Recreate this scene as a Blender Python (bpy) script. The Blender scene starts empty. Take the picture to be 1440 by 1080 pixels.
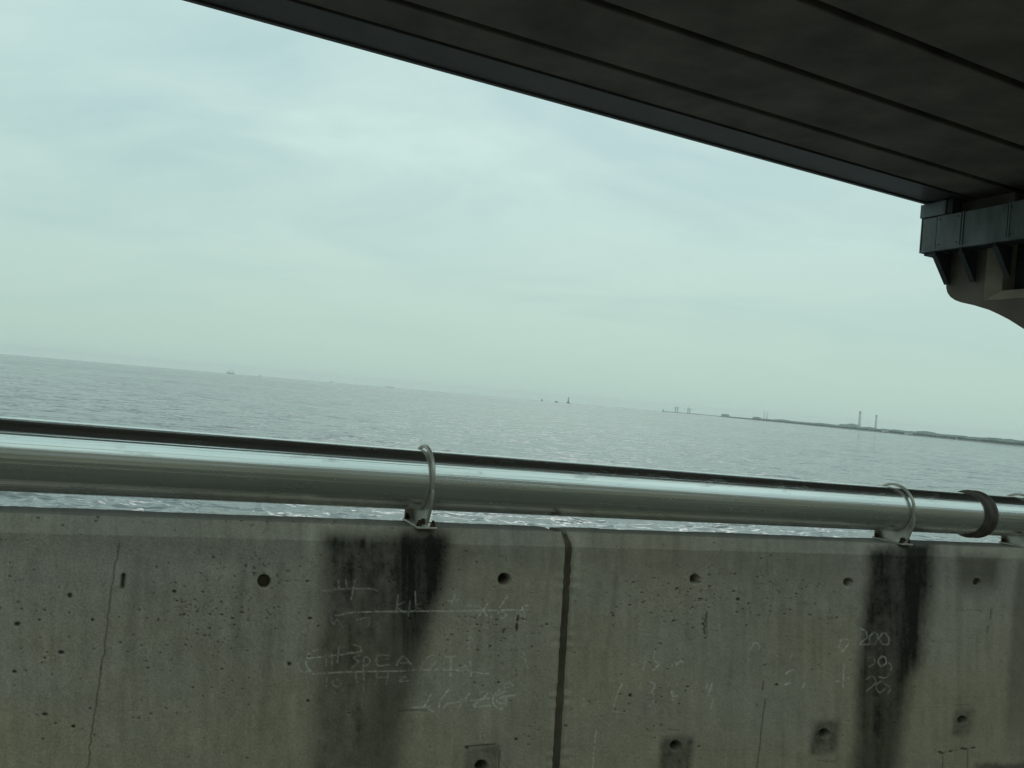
import bpy, bmesh, math, random
import numpy as np
from mathutils import Vector, Matrix

# ------------------------------------------------------------------ camera, sky, sun, exposure
scene = bpy.context.scene
COL = scene.collection
EYE = 15.0                              # eye height above the sea (m)
F, CX, CY = 1080.0, 720.0, 540.0        # focal length / centre in pixels of the 1440 x 1080 photograph
ROLL, PITCH = math.radians(4.961), math.radians(0.909)
fw = np.array([0, math.cos(PITCH), math.sin(PITCH)]); r0 = np.array([1.0, 0, 0]); u0 = np.cross(r0, fw)
rt = r0 * math.cos(ROLL) + u0 * math.sin(ROLL); up = -r0 * math.sin(ROLL) + u0 * math.cos(ROLL)

cam_data = bpy.data.cameras.new('camera')
cam = bpy.data.objects.new('camera', cam_data); COL.objects.link(cam)
cam_data.sensor_width = 36.0; cam_data.lens = 36.0 * F / 1440.0
cam_data.clip_start = 0.05; cam_data.clip_end = 60000.0
M = Matrix(((rt[0], up[0], -fw[0], 0), (rt[1], up[1], -fw[1], 0), (rt[2], up[2], -fw[2], EYE), (0, 0, 0, 1)))
cam.matrix_world = M
scene.camera = cam

SUN_EL, SUN_AZ = math.radians(47), math.radians(4)     # azimuth from +Y towards +X
world = bpy.data.worlds.new('World'); scene.world = world; world.use_nodes = True
wn, wl = world.node_tree.nodes, world.node_tree.links
wn.clear()
def N(nodes, kind, **kw):
    n = nodes.new(kind)
    for k, v in kw.items():
        if k.startswith('i_'):
            n.inputs[k[2:].replace('_', ' ')].default_value = v
        else:
            setattr(n, k, v)
    return n
w_out = N(wn, 'ShaderNodeOutputWorld'); w_bg = N(wn, 'ShaderNodeBackground'); w_bg.inputs['Strength'].default_value = 0.1
w_sky = N(wn, 'ShaderNodeTexSky', sky_type='NISHITA', sun_disc=False)
w_sky.sun_elevation = SUN_EL; w_sky.sun_rotation = SUN_AZ; w_sky.air_density = 1.0; w_sky.dust_density = 4.0
w_tc = N(wn, 'ShaderNodeTexCoord'); w_sep = N(wn, 'ShaderNodeSeparateXYZ'); wl.new(w_tc.outputs['Generated'], w_sep.inputs[0])
# cloud sheet: the view direction met with a level cloud base
w_z = N(wn, 'ShaderNodeMath', operation='MAXIMUM'); w_z.inputs[1].default_value = 0.0; wl.new(w_sep.outputs['Z'], w_z.inputs[0])
w_za = N(wn, 'ShaderNodeMath', operation='ADD'); w_za.inputs[1].default_value = 0.16; wl.new(w_z.outputs[0], w_za.inputs[0])
w_div = N(wn, 'ShaderNodeVectorMath', operation='DIVIDE'); wl.new(w_tc.outputs['Generated'], w_div.inputs[0]); wl.new(w_za.outputs[0], w_div.inputs[1])
w_map = N(wn, 'ShaderNodeMapping'); w_map.inputs['Scale'].default_value = (1.0, 1.35, 0.0); w_map.inputs['Location'].default_value = (3.1, 7.7, 0); wl.new(w_div.outputs[0], w_map.inputs[0])
w_n1 = N(wn, 'ShaderNodeTexNoise'); w_n1.inputs['Scale'].default_value = 0.95; w_n1.inputs['Detail'].default_value = 5.0; w_n1.inputs['Roughness'].default_value = 0.55; w_n1.inputs['Distortion'].default_value = 0.5
wl.new(w_map.outputs[0], w_n1.inputs['Vector'])
w_r = N(wn, 'ShaderNodeValToRGB'); e = w_r.color_ramp.elements
e[0].position = 0.34; e[0].color = (0.450, 0.652, 0.655, 1); e[1].position = 0.57; e[1].color = (0.575, 0.772, 0.728, 1)
wl.new(w_n1.outputs['Fac'], w_r.inputs[0])
# the cloud deck dims and greens a little towards the horizon
w_hz = N(wn, 'ShaderNodeMapRange', interpolation_type='SMOOTHSTEP'); w_hz.inputs['From Min'].default_value = -0.02; w_hz.inputs['From Max'].default_value = 0.36
wl.new(w_sep.outputs['Z'], w_hz.inputs['Value'])
w_mx = N(wn, 'ShaderNodeMixRGB'); w_mx.inputs[1].default_value = (0.480, 0.662, 0.592, 1); wl.new(w_hz.outputs[0], w_mx.inputs[0]); wl.new(w_r.outputs[0], w_mx.inputs[2])
w_sc = N(wn, 'ShaderNodeMixRGB', blend_type='MULTIPLY'); w_sc.inputs[0].default_value = 1.0; w_sc.inputs[2].default_value = (10.0, 10.0, 10.0, 1); w_sc.use_clamp = False
wl.new(w_mx.outputs[0], w_sc.inputs[1])
w_fin = N(wn, 'ShaderNodeMixRGB'); w_fin.inputs[0].default_value = 0.94; wl.new(w_sky.outputs[0], w_fin.inputs[1]); wl.new(w_sc.outputs[0], w_fin.inputs[2])
wl.new(w_fin.outputs[0], w_bg.inputs['Color']); wl.new(w_bg.outputs[0], w_out.inputs['Surface'])

sun_data = bpy.data.lights.new('sun', 'SUN'); sun_data.energy = 0.6; sun_data.angle = math.radians(25); sun_data.color = (0.97, 1.0, 0.95)
sun = bpy.data.objects.new('sun', sun_data); COL.objects.link(sun); sun.location = (0, 0, 60)
sdir = Vector((math.sin(SUN_AZ) * math.cos(SUN_EL), math.cos(SUN_AZ) * math.cos(SUN_EL), math.sin(SUN_EL)))
sun.rotation_euler = sdir.to_track_quat('Z', 'Y').to_euler()
scene.view_settings.view_transform = 'Standard'; scene.view_settings.look = 'None'
scene.view_settings.exposure = 0.0; scene.view_settings.gamma = 1.0; scene.view_settings.use_curve_mapping = False
scene.cycles.use_denoising = True
scene.cycles.max_bounces = 8; scene.cycles.volume_bounces = 4

# ------------------------------------------------------------------ frames and helpers
def ray(x, y): return fw + rt * (x - CX) / F - up * (y - CY) / F
AZ = math.radians(65.09)                                   # the bridge runs this way from +Y
D = np.array([math.sin(AZ), math.cos(AZ), 0.0]); NO = np.array([-math.cos(AZ), math.sin(AZ), 0.0])
G = math.tan(math.radians(-1.51))                          # the lower road falls gently to the right
def P(s, t, z): return D * s + NO * t + np.array([0, 0, z + EYE])            # level bridge frame, z from the eye
def PW(s, t, z): return D * s + NO * t + np.array([0, 0, z + G * s + EYE])   # frame that falls with the road
def project(p):
    q = np.asarray(p) - np.array([0, 0, EYE]); d = q @ fw
    return CX + F * (q @ rt) / d, CY - F * (q @ up) / d
def s_at(x, y, t):
    v = ray(x, y); return float((v * (t / (v @ NO))) @ D)
def wall_at(x, y, t=2.4):
    v = ray(x, y); p = v * (t / (v @ NO)); return float(p @ D), float(p[2] - G * (p @ D))

def tag(o, label=None, cat=None, group=None, kind=None):
    if label: o['label'] = label
    if cat: o['category'] = cat
    if group: o['group'] = group
    if kind: o['kind'] = kind
    return o
def empty(name, loc):
    o = bpy.data.objects.new(name, None); COL.objects.link(o); o.location = Vector(loc); o.empty_display_size = 0.1
    return o
def link(name, me, mat, parent=None, smooth=False, origin=None):
    o = bpy.data.objects.new(name, me); COL.objects.link(o)
    if mat: me.materials.append(mat)
    if smooth:
        me.polygons.foreach_set('use_smooth', np.ones(len(me.polygons), bool))
    if parent is not None:
        L = np.array(parent_origin(parent))
        me.transform(Matrix.Translation(-Vector(L)))
        o.parent = parent
    elif origin is not None:
        me.transform(Matrix.Translation(-Vector(origin))); o.location = Vector(origin)
    return o
def parent_origin(p):
    l = Vector((0, 0, 0))
    while p is not None:
        l = l + p.location; p = p.parent
    return l
def bm_new(): return bmesh.new()
def bm_obj(name, bm, mat, parent=None, smooth=False, origin=None):
    bmesh.ops.recalc_face_normals(bm, faces=bm.faces)
    me = bpy.data.meshes.new(name); bm.to_mesh(me); bm.free()
    return link(name, me, mat, parent, smooth, origin)
def add_hex(bm, c, bevel=0.0, seg=1):
    """c: 8 corners, bottom ring then top ring"""
    vs = [bm.verts.new(Vector(p)) for p in c]
    fs = [bm.faces.new([vs[i] for i in q]) for q in ((3, 2, 1, 0), (4, 5, 6, 7), (0, 1, 5, 4), (1, 2, 6, 5), (2, 3, 7, 6), (3, 0, 4, 7))]
    if bevel:
        ed = list({e for f in fs for e in f.edges})
        bmesh.ops.bevel(bm, geom=ed, offset=bevel, segments=seg, affect='EDGES', profile=0.5)
def box(bm, fr, s0, s1, t0, t1, z0, z1, bevel=0.0, seg=1):
    add_hex(bm, [fr(s0, t0, z0), fr(s1, t0, z0), fr(s1, t1, z0), fr(s0, t1, z0), fr(s0, t0, z1), fr(s1, t0, z1), fr(s1, t1, z1), fr(s0, t1, z1)], bevel, seg)
def prism(bm, pts, fn, a, b):
    """closed outline pts (u,v) swept from a to b: fn(u, v, w) -> world"""
    A = [bm.verts.new(Vector(fn(u, v, a))) for u, v in pts]; B = [bm.verts.new(Vector(fn(u, v, b))) for u, v in pts]
    bm.faces.new(A[::-1]); bm.faces.new(B); n = len(pts)
    for i in range(n): bm.faces.new([A[i], A[(i + 1) % n], B[(i + 1) % n], B[i]])
def lathe(bm, prof, frame, seg=24, caps=True):
    """prof: (radius, height along axis); frame: (origin, axis, e1, e2)"""
    o, ax, e1, e2 = [np.asarray(v, float) for v in frame]
    rings = []
    for r, h in prof:
        rings.append([bm.verts.new(Vector(o + ax * h + (e1 * math.cos(a) + e2 * math.sin(a)) * r)) for a in (2 * math.pi * k / seg for k in range(seg))])
    for A, B in zip(rings, rings[1:]):
        for k in range(seg): bm.faces.new([A[k], A[(k + 1) % seg], B[(k + 1) % seg], B[k]])
    if caps: bm.faces.new(rings[0][::-1]); bm.faces.new(rings[-1])

# ------------------------------------------------------------------ materials
def material(name):
    m = bpy.data.materials.new(name); m.use_nodes = True; nt = m.node_tree; nt.nodes.clear()
    o = nt.nodes.new('ShaderNodeOutputMaterial'); b = nt.nodes.new('ShaderNodeBsdfPrincipled'); nt.links.new(b.outputs[0], o.inputs['Surface'])
    return m, nt.nodes, nt.links, b
def noisy(name, c1, c2, scale=3.0, detail=6.0, rough=0.8, metal=0.0, bump=0.0, stretch=(1, 1, 1), bscale=None, lo=0.33, hi=0.67, spec=0.3):
    m, nn, ll, b = material(name)
    tc = nn.new('ShaderNodeTexCoord'); mp = nn.new('ShaderNodeMapping'); mp.inputs['Scale'].default_value = stretch; ll.new(tc.outputs['Object'], mp.inputs[0])
    n = nn.new('ShaderNodeTexNoise'); n.inputs['Scale'].default_value = scale; n.inputs['Detail'].default_value = detail; n.inputs['Roughness'].default_value = 0.6; ll.new(mp.outputs[0], n.inputs['Vector'])
    r = nn.new('ShaderNodeValToRGB'); e = r.color_ramp.elements; e[0].position = lo; e[0].color = (*c1, 1); e[1].position = hi; e[1].color = (*c2, 1)
    ll.new(n.outputs['Fac'], r.inputs[0]); ll.new(r.outputs[0], b.inputs['Base Color'])
    b.inputs['Roughness'].default_value = rough; b.inputs['Metallic'].default_value = metal; b.inputs['Specular IOR Level'].default_value = spec
    if bump:
        n2 = nn.new('ShaderNodeTexNoise'); n2.inputs['Scale'].default_value = bscale or scale * 6; n2.inputs['Detail'].default_value = 5; ll.new(mp.outputs[0], n2.inputs['Vector'])
        bp = nn.new('ShaderNodeBump'); bp.inputs['Strength'].default_value = 0.6; bp.inputs['Distance'].default_value = bump
        ll.new(n2.outputs['Fac'], bp.inputs['Height']); ll.new(bp.outputs[0], b.inputs['Normal'])
    return m

# parapet concrete: stains, pits and chalk come with the mesh, grain from noise
m_wall, nn, ll, b = material('parapet_concrete')
at = nn.new('ShaderNodeAttribute'); at.attribute_name = 'tint'
tc = nn.new('ShaderNodeTexCoord')
n = nn.new('ShaderNodeTexNoise'); n.inputs['Scale'].default_value = 190; n.inputs['Detail'].default_value = 4; ll.new(tc.outputs['Object'], n.inputs['Vector'])
mr = nn.new('ShaderNodeMapRange'); mr.inputs['From Min'].default_value = 0.25; mr.inputs['From Max'].default_value = 0.75; mr.inputs['To Min'].default_value = 0.80; mr.inputs['To Max'].default_value = 1.18; ll.new(n.outputs['Fac'], mr.inputs['Value'])
mx = nn.new('ShaderNodeVectorMath'); mx.operation = 'SCALE'; ll.new(at.outputs['Color'], mx.inputs[0]); ll.new(mr.outputs[0], mx.inputs['Scale']); ll.new(mx.outputs[0], b.inputs['Base Color'])
b.inputs['Roughness'].default_value = 0.78; b.inputs['Specular IOR Level'].default_value = 0.25
bp = nn.new('ShaderNodeBump'); bp.inputs['Strength'].default_value = 0.5; bp.inputs['Distance'].default_value = 0.0012; ll.new(n.outputs['Fac'], bp.inputs['Height']); ll.new(bp.outputs[0], b.inputs['Normal'])

# polished pipe with long draw marks
m_pipe, nn, ll, b = material('polished_steel_pipe')
tc = nn.new('ShaderNodeTexCoord'); mp = nn.new('ShaderNodeMapping'); mp.inputs['Scale'].default_value = (0.5, 120, 120); ll.new(tc.outputs['Object'], mp.inputs[0])
n = nn.new('ShaderNodeTexNoise'); n.inputs['Scale'].default_value = 1.0; n.inputs['Detail'].default_value = 4; ll.new(mp.outputs[0], n.inputs['Vector'])
mp2 = nn.new('ShaderNodeMapping'); mp2.inputs['Scale'].default_value = (0.9, 5, 5); ll.new(tc.outputs['Object'], mp2.inputs[0])
n2 = nn.new('ShaderNodeTexNoise'); n2.inputs['Scale'].default_value = 1.0; n2.inputs['Detail'].default_value = 5; ll.new(mp2.outputs[0], n2.inputs['Vector'])
r = nn.new('ShaderNodeValToRGB'); e = r.color_ramp.elements; e[0].position = 0.36; e[0].position = 0.36; e[0].color = (0.74, 0.76, 0.73, 1); e[1].position = 0.65; e[1].color = (0.97, 0.97, 0.95, 1)
av = nn.new('ShaderNodeMath'); av.operation = 'ADD'; ll.new(n.outputs['Fac'], av.inputs[0]); ll.new(n2.outputs['Fac'], av.inputs[1]); hf = nn.new('ShaderNodeMath'); hf.operation = 'MULTIPLY'; hf.inputs[1].default_value = 0.5; ll.new(av.outputs[0], hf.inputs[0])
ll.new(hf.outputs[0], r.inputs[0])
mp4 = nn.new('ShaderNodeMapping'); mp4.inputs['Scale'].default_value = (5, 22, 22); ll.new(tc.outputs['Object'], mp4.inputs[0])
n4 = nn.new('ShaderNodeTexNoise'); n4.inputs['Scale'].default_value = 1.0; n4.inputs['Detail'].default_value = 7; n4.inputs['Roughness'].default_value = 0.7; ll.new(mp4.outputs[0], n4.inputs['Vector'])
sp = nn.new('ShaderNodeMapRange'); sp.inputs['From Min'].default_value = 0.56; sp.inputs['From Max'].default_value = 0.72; ll.new(n4.outputs['Fac'], sp.inputs['Value'])
mxp = nn.new('ShaderNodeMixRGB'); mxp.inputs[2].default_value = (0.40, 0.39, 0.35, 1); ml = nn.new('ShaderNodeMath'); ml.operation = 'MULTIPLY'; ml.inputs[1].default_value = 0.38; ll.new(sp.outputs[0], ml.inputs[0]); ll.new(ml.outputs[0], mxp.inputs[0]); ll.new(r.outputs[0], mxp.inputs[1]); ll.new(mxp.outputs[0], b.inputs['Base Color'])
mr = nn.new('ShaderNodeMapRange'); mr.inputs['To Min'].default_value = 0.06; mr.inputs['To Max'].default_value = 0.34; ll.new(n.outputs['Fac'], mr.inputs['Value']); ar = nn.new('ShaderNodeMath'); ar.operation = 'MULTIPLY_ADD'; ar.inputs[1].default_value = 0.22; ll.new(sp.outputs[0], ar.inputs[0]); ll.new(mr.outputs[0], ar.inputs[2]); ll.new(ar.outputs[0], b.inputs['Roughness'])
b.inputs['Metallic'].default_value = 1.0
bp = nn.new('ShaderNodeBump'); bp.inputs['Strength'].default_value = 0.5; bp.inputs['Distance'].default_value = 0.0022; ll.new(n.outputs['Fac'], bp.inputs['Height']); ll.new(bp.outputs[0], b.inputs['Normal'])

m_galv = noisy('galvanised_steel', (0.48, 0.45, 0.39), (0.70, 0.66, 0.59), 22, 5, 0.38, 0.5, 0.0015)
m_rust = noisy('rusty_bolt', (0.035, 0.024, 0.016), (0.12, 0.085, 0.055), 60, 4, 0.7, 0.4, 0.001)
m_coup = noisy('coupling_rubber', (0.085, 0.066, 0.055), (0.15, 0.118, 0.10), 18, 4, 0.55, 0.0, 0.001)
m_seal = noisy('joint_sealant', (0.070, 0.058, 0.040), (0.150, 0.124, 0.084), 14, 6, 0.85, 0.0, 0.003, (1, 1, 0.25))
m_hole = noisy('mortar_plug', (0.05, 0.042, 0.020), (0.085, 0.070, 0.036), 30, 4, 0.9)
m_dark = noisy('hole_bottom_shade', (0.012, 0.011, 0.009), (0.03, 0.027, 0.02), 30, 4, 0.95)  # near-black, stands for the shade deep in the open holes
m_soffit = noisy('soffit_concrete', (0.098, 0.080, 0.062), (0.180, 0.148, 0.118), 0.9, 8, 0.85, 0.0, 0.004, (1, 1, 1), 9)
m_slab = noisy('slab_shade_concrete', (0.022, 0.019, 0.016), (0.04, 0.035, 0.03), 0.6, 6, 0.9)  # blackened so the soffit grooves look shaded
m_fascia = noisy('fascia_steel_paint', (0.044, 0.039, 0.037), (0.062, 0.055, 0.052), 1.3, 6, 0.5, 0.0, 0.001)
m_panel = noisy('casing_steel_paint', (0.105, 0.118, 0.114), (0.22, 0.242, 0.235), 2.6, 8, 0.55, 0.0, 0.003, (1, 1, 0.35))
m_gusset = noisy('gusset_steel_paint', (0.030, 0.032, 0.032), (0.055, 0.058, 0.058), 3, 5, 0.6)
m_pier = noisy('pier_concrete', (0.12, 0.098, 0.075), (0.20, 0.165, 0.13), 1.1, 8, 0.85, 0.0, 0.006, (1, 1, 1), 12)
m_frame = noisy('recess_edge_concrete', (0.32, 0.265, 0.20), (0.44, 0.37, 0.285), 2.2, 7, 0.85, 0.0, 0.004)
m_road = noisy('asphalt', (0.15, 0.145, 0.12), (0.21, 0.20, 0.165), 9, 8, 0.9, 0.0, 0.004)
m_refl_barrier = noisy('reflection_barrier_grey', (0.31, 0.30, 0.245), (0.38, 0.37, 0.30), 1.0, 6, 0.8)  # for the added barrier, toned by its reflection in the pipe
m_pale = noisy('reflection_barrier_pale', (0.40, 0.43, 0.43), (0.50, 0.53, 0.53), 0.5, 4, 0.5)  # upper part of the added barrier, makes the grey reflected band
m_land = noisy('far_wood_hazed', (0.13, 0.165, 0.145), (0.18, 0.22, 0.19), 0.02, 5, 0.95)  # paled, part of the distance haze is in this colour
m_shed = noisy('pale_shed_wall', (0.48, 0.48, 0.46), (0.62, 0.62, 0.60), 0.05, 3, 0.8)
m_grey = noisy('grey_works_wall', (0.30, 0.32, 0.325), (0.40, 0.42, 0.42), 0.05, 3, 0.8)
m_stack = noisy('chimney_hazed_paint', (0.62, 0.63, 0.62), (0.70, 0.71, 0.70), 0.03, 3, 0.8)  # lightened to fade the shafts, haze put into the paint
m_band = noisy('chimney_band_hazed_paint', (0.55, 0.46, 0.44), (0.58, 0.49, 0.47), 0.05, 3, 0.8)  # band colour washed out to look hazed
m_hull = noisy('ship_hull_hazed_paint', (0.10, 0.115, 0.12), (0.15, 0.165, 0.17), 0.05, 3, 0.6)  # raised towards the haze tone so far hulls and markers fade
m_white = noisy('ship_white_paint', (0.62, 0.63, 0.62), (0.74, 0.75, 0.74), 0.05, 3, 0.6)
m_rock = noisy('breakwater_stone', (0.12, 0.125, 0.12), (0.22, 0.225, 0.21), 0.08, 5, 0.95)

# the sea
m_sea, nn, ll, b = material('sea_water')
b.inputs['Base Color'].default_value = (0.152, 0.165, 0.172, 1); b.inputs['IOR'].default_value = 1.75; b.inputs['Specular IOR Level'].default_value = 0.5
tc = nn.new('ShaderNodeTexCoord'); mp = nn.new('ShaderNodeMapping'); mp.inputs['Rotation'].default_value = (0, 0, math.radians(20)); mp.inputs['Scale'].default_value = (0.45, 1.0, 1.0); ll.new(tc.outputs['Object'], mp.inputs[0])
geo = nn.new('ShaderNodeNewGeometry')
# wave facets: slopes straight from noise, so that they do not fade with distance
def slopes(scale, detail, k, rough=0.6, dist=0.4):
    n = nn.new('ShaderNodeTexNoise'); n.inputs['Scale'].default_value = scale; n.inputs['Detail'].default_value = detail; n.inputs['Roughness'].default_value = rough; n.inputs['Distortion'].default_value = dist; ll.new(mp.outputs[0], n.inputs['Vector'])
    a = nn.new('ShaderNodeVectorMath'); a.operation = 'SUBTRACT'; a.inputs[1].default_value = (0.5, 0.5, 0.5); ll.new(n.outputs['Color'], a.inputs[0])
    m = nn.new('ShaderNodeVectorMath'); m.operation = 'MULTIPLY'; m.inputs[1].default_value = (k * .7, k, 0.0); ll.new(a.outputs[0], m.inputs[0]); return m
sa_, sb_, sc_ = slopes(1.25, 2.5, 2.7), slopes(0.27, 2.5, 2.3), slopes(0.07, 3.0, 0.9)
ad = nn.new('ShaderNodeVectorMath'); ad.operation = 'ADD'; ll.new(sa_.outputs[0], ad.inputs[0]); ll.new(sb_.outputs[0], ad.inputs[1])
ad0 = nn.new('ShaderNodeVectorMath'); ad0.operation = 'ADD'; ll.new(ad.outputs[0], ad0.inputs[0]); ll.new(sc_.outputs[0], ad0.inputs[1]); ad = ad0
ad2 = nn.new('ShaderNodeVectorMath'); ad2.operation = 'ADD'; ll.new(ad.outputs[0], ad2.inputs[0]); ll.new(geo.outputs['Normal'], ad2.inputs[1])
nz = nn.new('ShaderNodeVectorMath'); nz.operation = 'NORMALIZE'; ll.new(ad2.outputs[0], nz.inputs[0]); ll.new(nz.outputs[0], b.inputs['Normal'])
mp3 = nn.new('ShaderNodeMapping'); mp3.inputs['Scale'].default_value = (0.0012, 0.006, 1); mp3.inputs['Rotation'].default_value = (0, 0, math.radians(-8)); ll.new(tc.outputs['Object'], mp3.inputs[0])
n3 = nn.new('ShaderNodeTexNoise'); n3.inputs['Scale'].default_value = 1.0; n3.inputs['Detail'].default_value = 5; n3.inputs['Distortion'].default_value = 0.8; ll.new(mp3.outputs[0], n3.inputs['Vector'])
mr = nn.new('ShaderNodeMapRange'); mr.inputs['From Min'].default_value = 0.35; mr.inputs['From Max'].default_value = 0.65; mr.inputs['To Min'].default_value = 0.08; mr.inputs['To Max'].default_value = 0.20; ll.new(n3.outputs['Fac'], mr.inputs['Value']); ll.new(mr.outputs[0], b.inputs['Roughness'])

# ------------------------------------------------------------------ the sea: one sheet out to the horizon, curved with the earth
RE = 6.371e6
rng = np.random.default_rng(7)
def sea_z(d): return -d * d / (2 * RE)
def build_sea():
    ang = list(np.radians(np.concatenate([np.arange(-38, 41, 0.062)])))          # fine where it is seen
    ang += list(np.radians(np.arange(44, 318, 5.0)))
    ang = np.array(ang)
    v = np.concatenate([np.arange(0.9, 9, 0.8), np.arange(9, 60, 1.0), np.arange(60, 300, 1.15)])   # rows by apparent depth
    rad = np.sort(np.concatenate([EYE * F / v, [16500, 15000, 13000, 11500, 10200, 9000], [45, 36, 26, 15, 5]]))
    rad = rad[rad < 18100]
    nr, na = len(rad), len(ang)
    R, A = np.meshgrid(rad, ang, indexing='ij')
    X, Y = R * np.sin(A), R * np.cos(A)
    dr = np.gradient(rad)[:, None]; da = np.clip(R * np.radians(0.062), 0.02, None)
    Z = sea_z(R)
    fine = ((A > math.radians(-38.5)) & (A < math.radians(40.9)) & (R > 50)).astype(float)
    wd = math.radians(200)
    dX = np.zeros_like(X); dY = np.zeros_like(Y)
    for k in range(46):
        lam = 0.7 * (6.0 / 0.7) ** rng.random(); th = wd + rng.normal(0, 0.62); ph = rng.random() * 6.283
        kx, ky = math.cos(th), math.sin(th)
        # amplitude fades where the mesh is too coarse for the wave
        step = np.abs(kx * np.sin(A) + ky * np.cos(A)) * dr + np.abs(kx * np.cos(A) - ky * np.sin(A)) * da
        amp = 0.0070 * lam ** 0.82 * np.clip((lam / step - 4.0) / 4.0, 0, 1) * fine * np.clip((260 - R) / 120, 0, 1)
        a = 2 * math.pi / lam * (kx * X + ky * Y) + ph
        Z = Z + amp * np.cos(a); dX -= kx * amp * np.sin(a) * 0.8; dY -= ky * amp * np.sin(a) * 0.8
    V = np.stack([X + dX, Y + dY, Z], -1).reshape(-1, 3)
    i = np.arange(nr - 1)[:, None] * na; j = np.arange(na)[None, :]; j2 = (j + 1) % na
    Q = np.stack([i + j, i + na + j, i + na + j2, i + j2], -1).reshape(-1, 4)
    me = bpy.data.meshes.new('sea'); nv, nq = len(V) + 1, len(Q)
    V = np.concatenate([V, [[0, 0, 0]]])
    T = np.stack([np.full(na, nv - 1), np.arange(na), (np.arange(na) + 1) % na], -1)
    me.vertices.add(nv); me.vertices.foreach_set('co', V.astype(np.float32).ravel())
    me.loops.add(nq * 4 + na * 3); me.loops.foreach_set('vertex_index', np.concatenate([Q.ravel(), T[:, [0, 2, 1]].ravel()]).astype(np.int32))
    me.polygons.add(nq + na); me.polygons.foreach_set('loop_start', np.concatenate([np.arange(nq) * 4, nq * 4 + np.arange(na) * 3]).astype(np.int32))
    me.update(calc_edges=True); me.validate()
    bm = bmesh.new(); bm.from_mesh(me); bm.normal_update()
    flip = sum(1 for f in list(bm.faces)[:400] if f.normal.z < 0) > 200
    bm.free()
    if flip: me.flip_normals()
    o = link('sea', me, m_sea, None, True); tag(o, kind='structure')
build_sea()

# ------------------------------------------------------------------ lower bridge: road slab and two parapets
bm = bm_new(); box(bm, PW, -60, 90, -6.2, 2.58, -2.0, -1.545); tag(bm_obj('road', bm, m_road), kind='structure')

# --- drawing of stains, pits, scratches and chalk for the seen face (pixel grid of the photograph -> wall)
SC = 2; X0, Y0, WX, HY = -60, 690, 1560, 420
HI, WI = HY * SC, WX * SC
YY, XX = np.mgrid[0:HI, 0:WI].astype(np.float32); XX = XX / SC + X0; YY = YY / SC + Y0
def up2(a, h, w):
    ys = np.linspace(0, a.shape[0] - 1.001, h); xs = np.linspace(0, a.shape[1] - 1.001, w)
    y0 = ys.astype(int); x0 = xs.astype(int); fy = (ys - y0)[:, None]; fx = (xs - x0)[None, :]
    fy = fy * fy * (3 - 2 * fy); fx = fx * fx * (3 - 2 * fx)
    return (a[y0][:, x0] * (1 - fy) * (1 - fx) + a[y0 + 1][:, x0] * fy * (1 - fx) + a[y0][:, x0 + 1] * (1 - fy) * fx + a[y0 + 1][:, x0 + 1] * fy * fx)
def fbm(cx, cy, oct=4, gain=0.55):
    """noise image, first cell size cx x cy photo pixels, mean 0, about +-1"""
    out = np.zeros((HI, WI)); a = 1.0; tot = 0
    for _ in range(oct):
        g = rng.normal(0, 1, (max(3, int(HY / cy) + 3), max(3, int(WX / cx) + 3)))
        out += a * up2(g, HI, WI); tot += a * a; a *= gain; cx = max(cx / 2, 0.6); cy = max(cy / 2, 0.6)
    return out / math.sqrt(tot)
def sm(x, a, b): 
    x = np.clip((x - a) / (b - a), 0, 1); return x * x * (3 - 2 * x)
warp = fbm(60, 140, 3) * 2.2 + fbm(5, 9, 3) * 1.1
def streak(left, right, soft_l, soft_r, y_in, y_out=None):
    """vertical run-off stain between two edges given as (y, x) lists"""
    L = np.interp(YY, [p[0] for p in left], [p[1] for p in left]); Rr = np.interp(YY, [p[0] for p in right], [p[1] for p in right])
    m = sm(XX + warp, L - soft_l, L + soft_l) * (1 - sm(XX + warp * 1.3, Rr - soft_r, Rr + soft_r)) * sm(YY + warp, *y_in)
    if y_out: m = m * (1 - sm(YY, *y_out))
    return m
def stroke(img, pts, w=1.0, k=1.0):
    for (xa, ya), (xb, yb) in zip(pts, pts[1:]):
        i0, i1 = int((min(ya, yb) - 4 - Y0) * SC), int((max(ya, yb) + 5 - Y0) * SC); j0, j1 = int((min(xa, xb) - 4 - X0) * SC), int((max(xa, xb) + 5 - X0) * SC)
        i0, j0 = max(i0, 0), max(j0, 0)
        x, y = XX[i0:i1, j0:j1], YY[i0:i1, j0:j1]; dx, dy = xb - xa, yb - ya
        u = np.clip(((x - xa) * dx + (y - ya) * dy) / (dx * dx + dy * dy + 1e-6), 0, 1)
        d = np.hypot(x - xa - u * dx, y - ya - u * dy)
        img[i0:i1, j0:j1] = np.maximum(img[i0:i1, j0:j1], k * np.clip(1.25 - d / w, 0, 1))
def blob(img, x, y, rx, ry, k=1.0, soft=0.35):
    i0, i1 = max(int((y - ry * 1.6 - 2 - Y0) * SC), 0), int((y + ry * 1.6 + 3 - Y0) * SC); j0, j1 = max(int((x - rx * 1.6 - 2 - X0) * SC), 0), int((x + rx * 1.6 + 3 - X0) * SC)
    d = np.hypot((XX[i0:i1, j0:j1] - x) / rx, (YY[i0:i1, j0:j1] - y) / ry)
    img[i0:i1, j0:j1] = np.maximum(img[i0:i1, j0:j1], k * (1 - sm(d, 1 - soft, 1 + soft)))

dark = np.zeros((HI, WI)); pit = np.zeros((HI, WI)); chalk = np.zeros((HI, WI)); hole = np.zeros((HI, WI)); rustm = np.zeros((HI, WI))
mott = fbm(14, 20, 5, 0.7); vert = fbm(9, 160, 4, 0.6); fine = fbm(3, 3, 3, 0.7); big = fbm(190, 150, 3); big2 = fbm(260, 180, 3)
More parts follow.
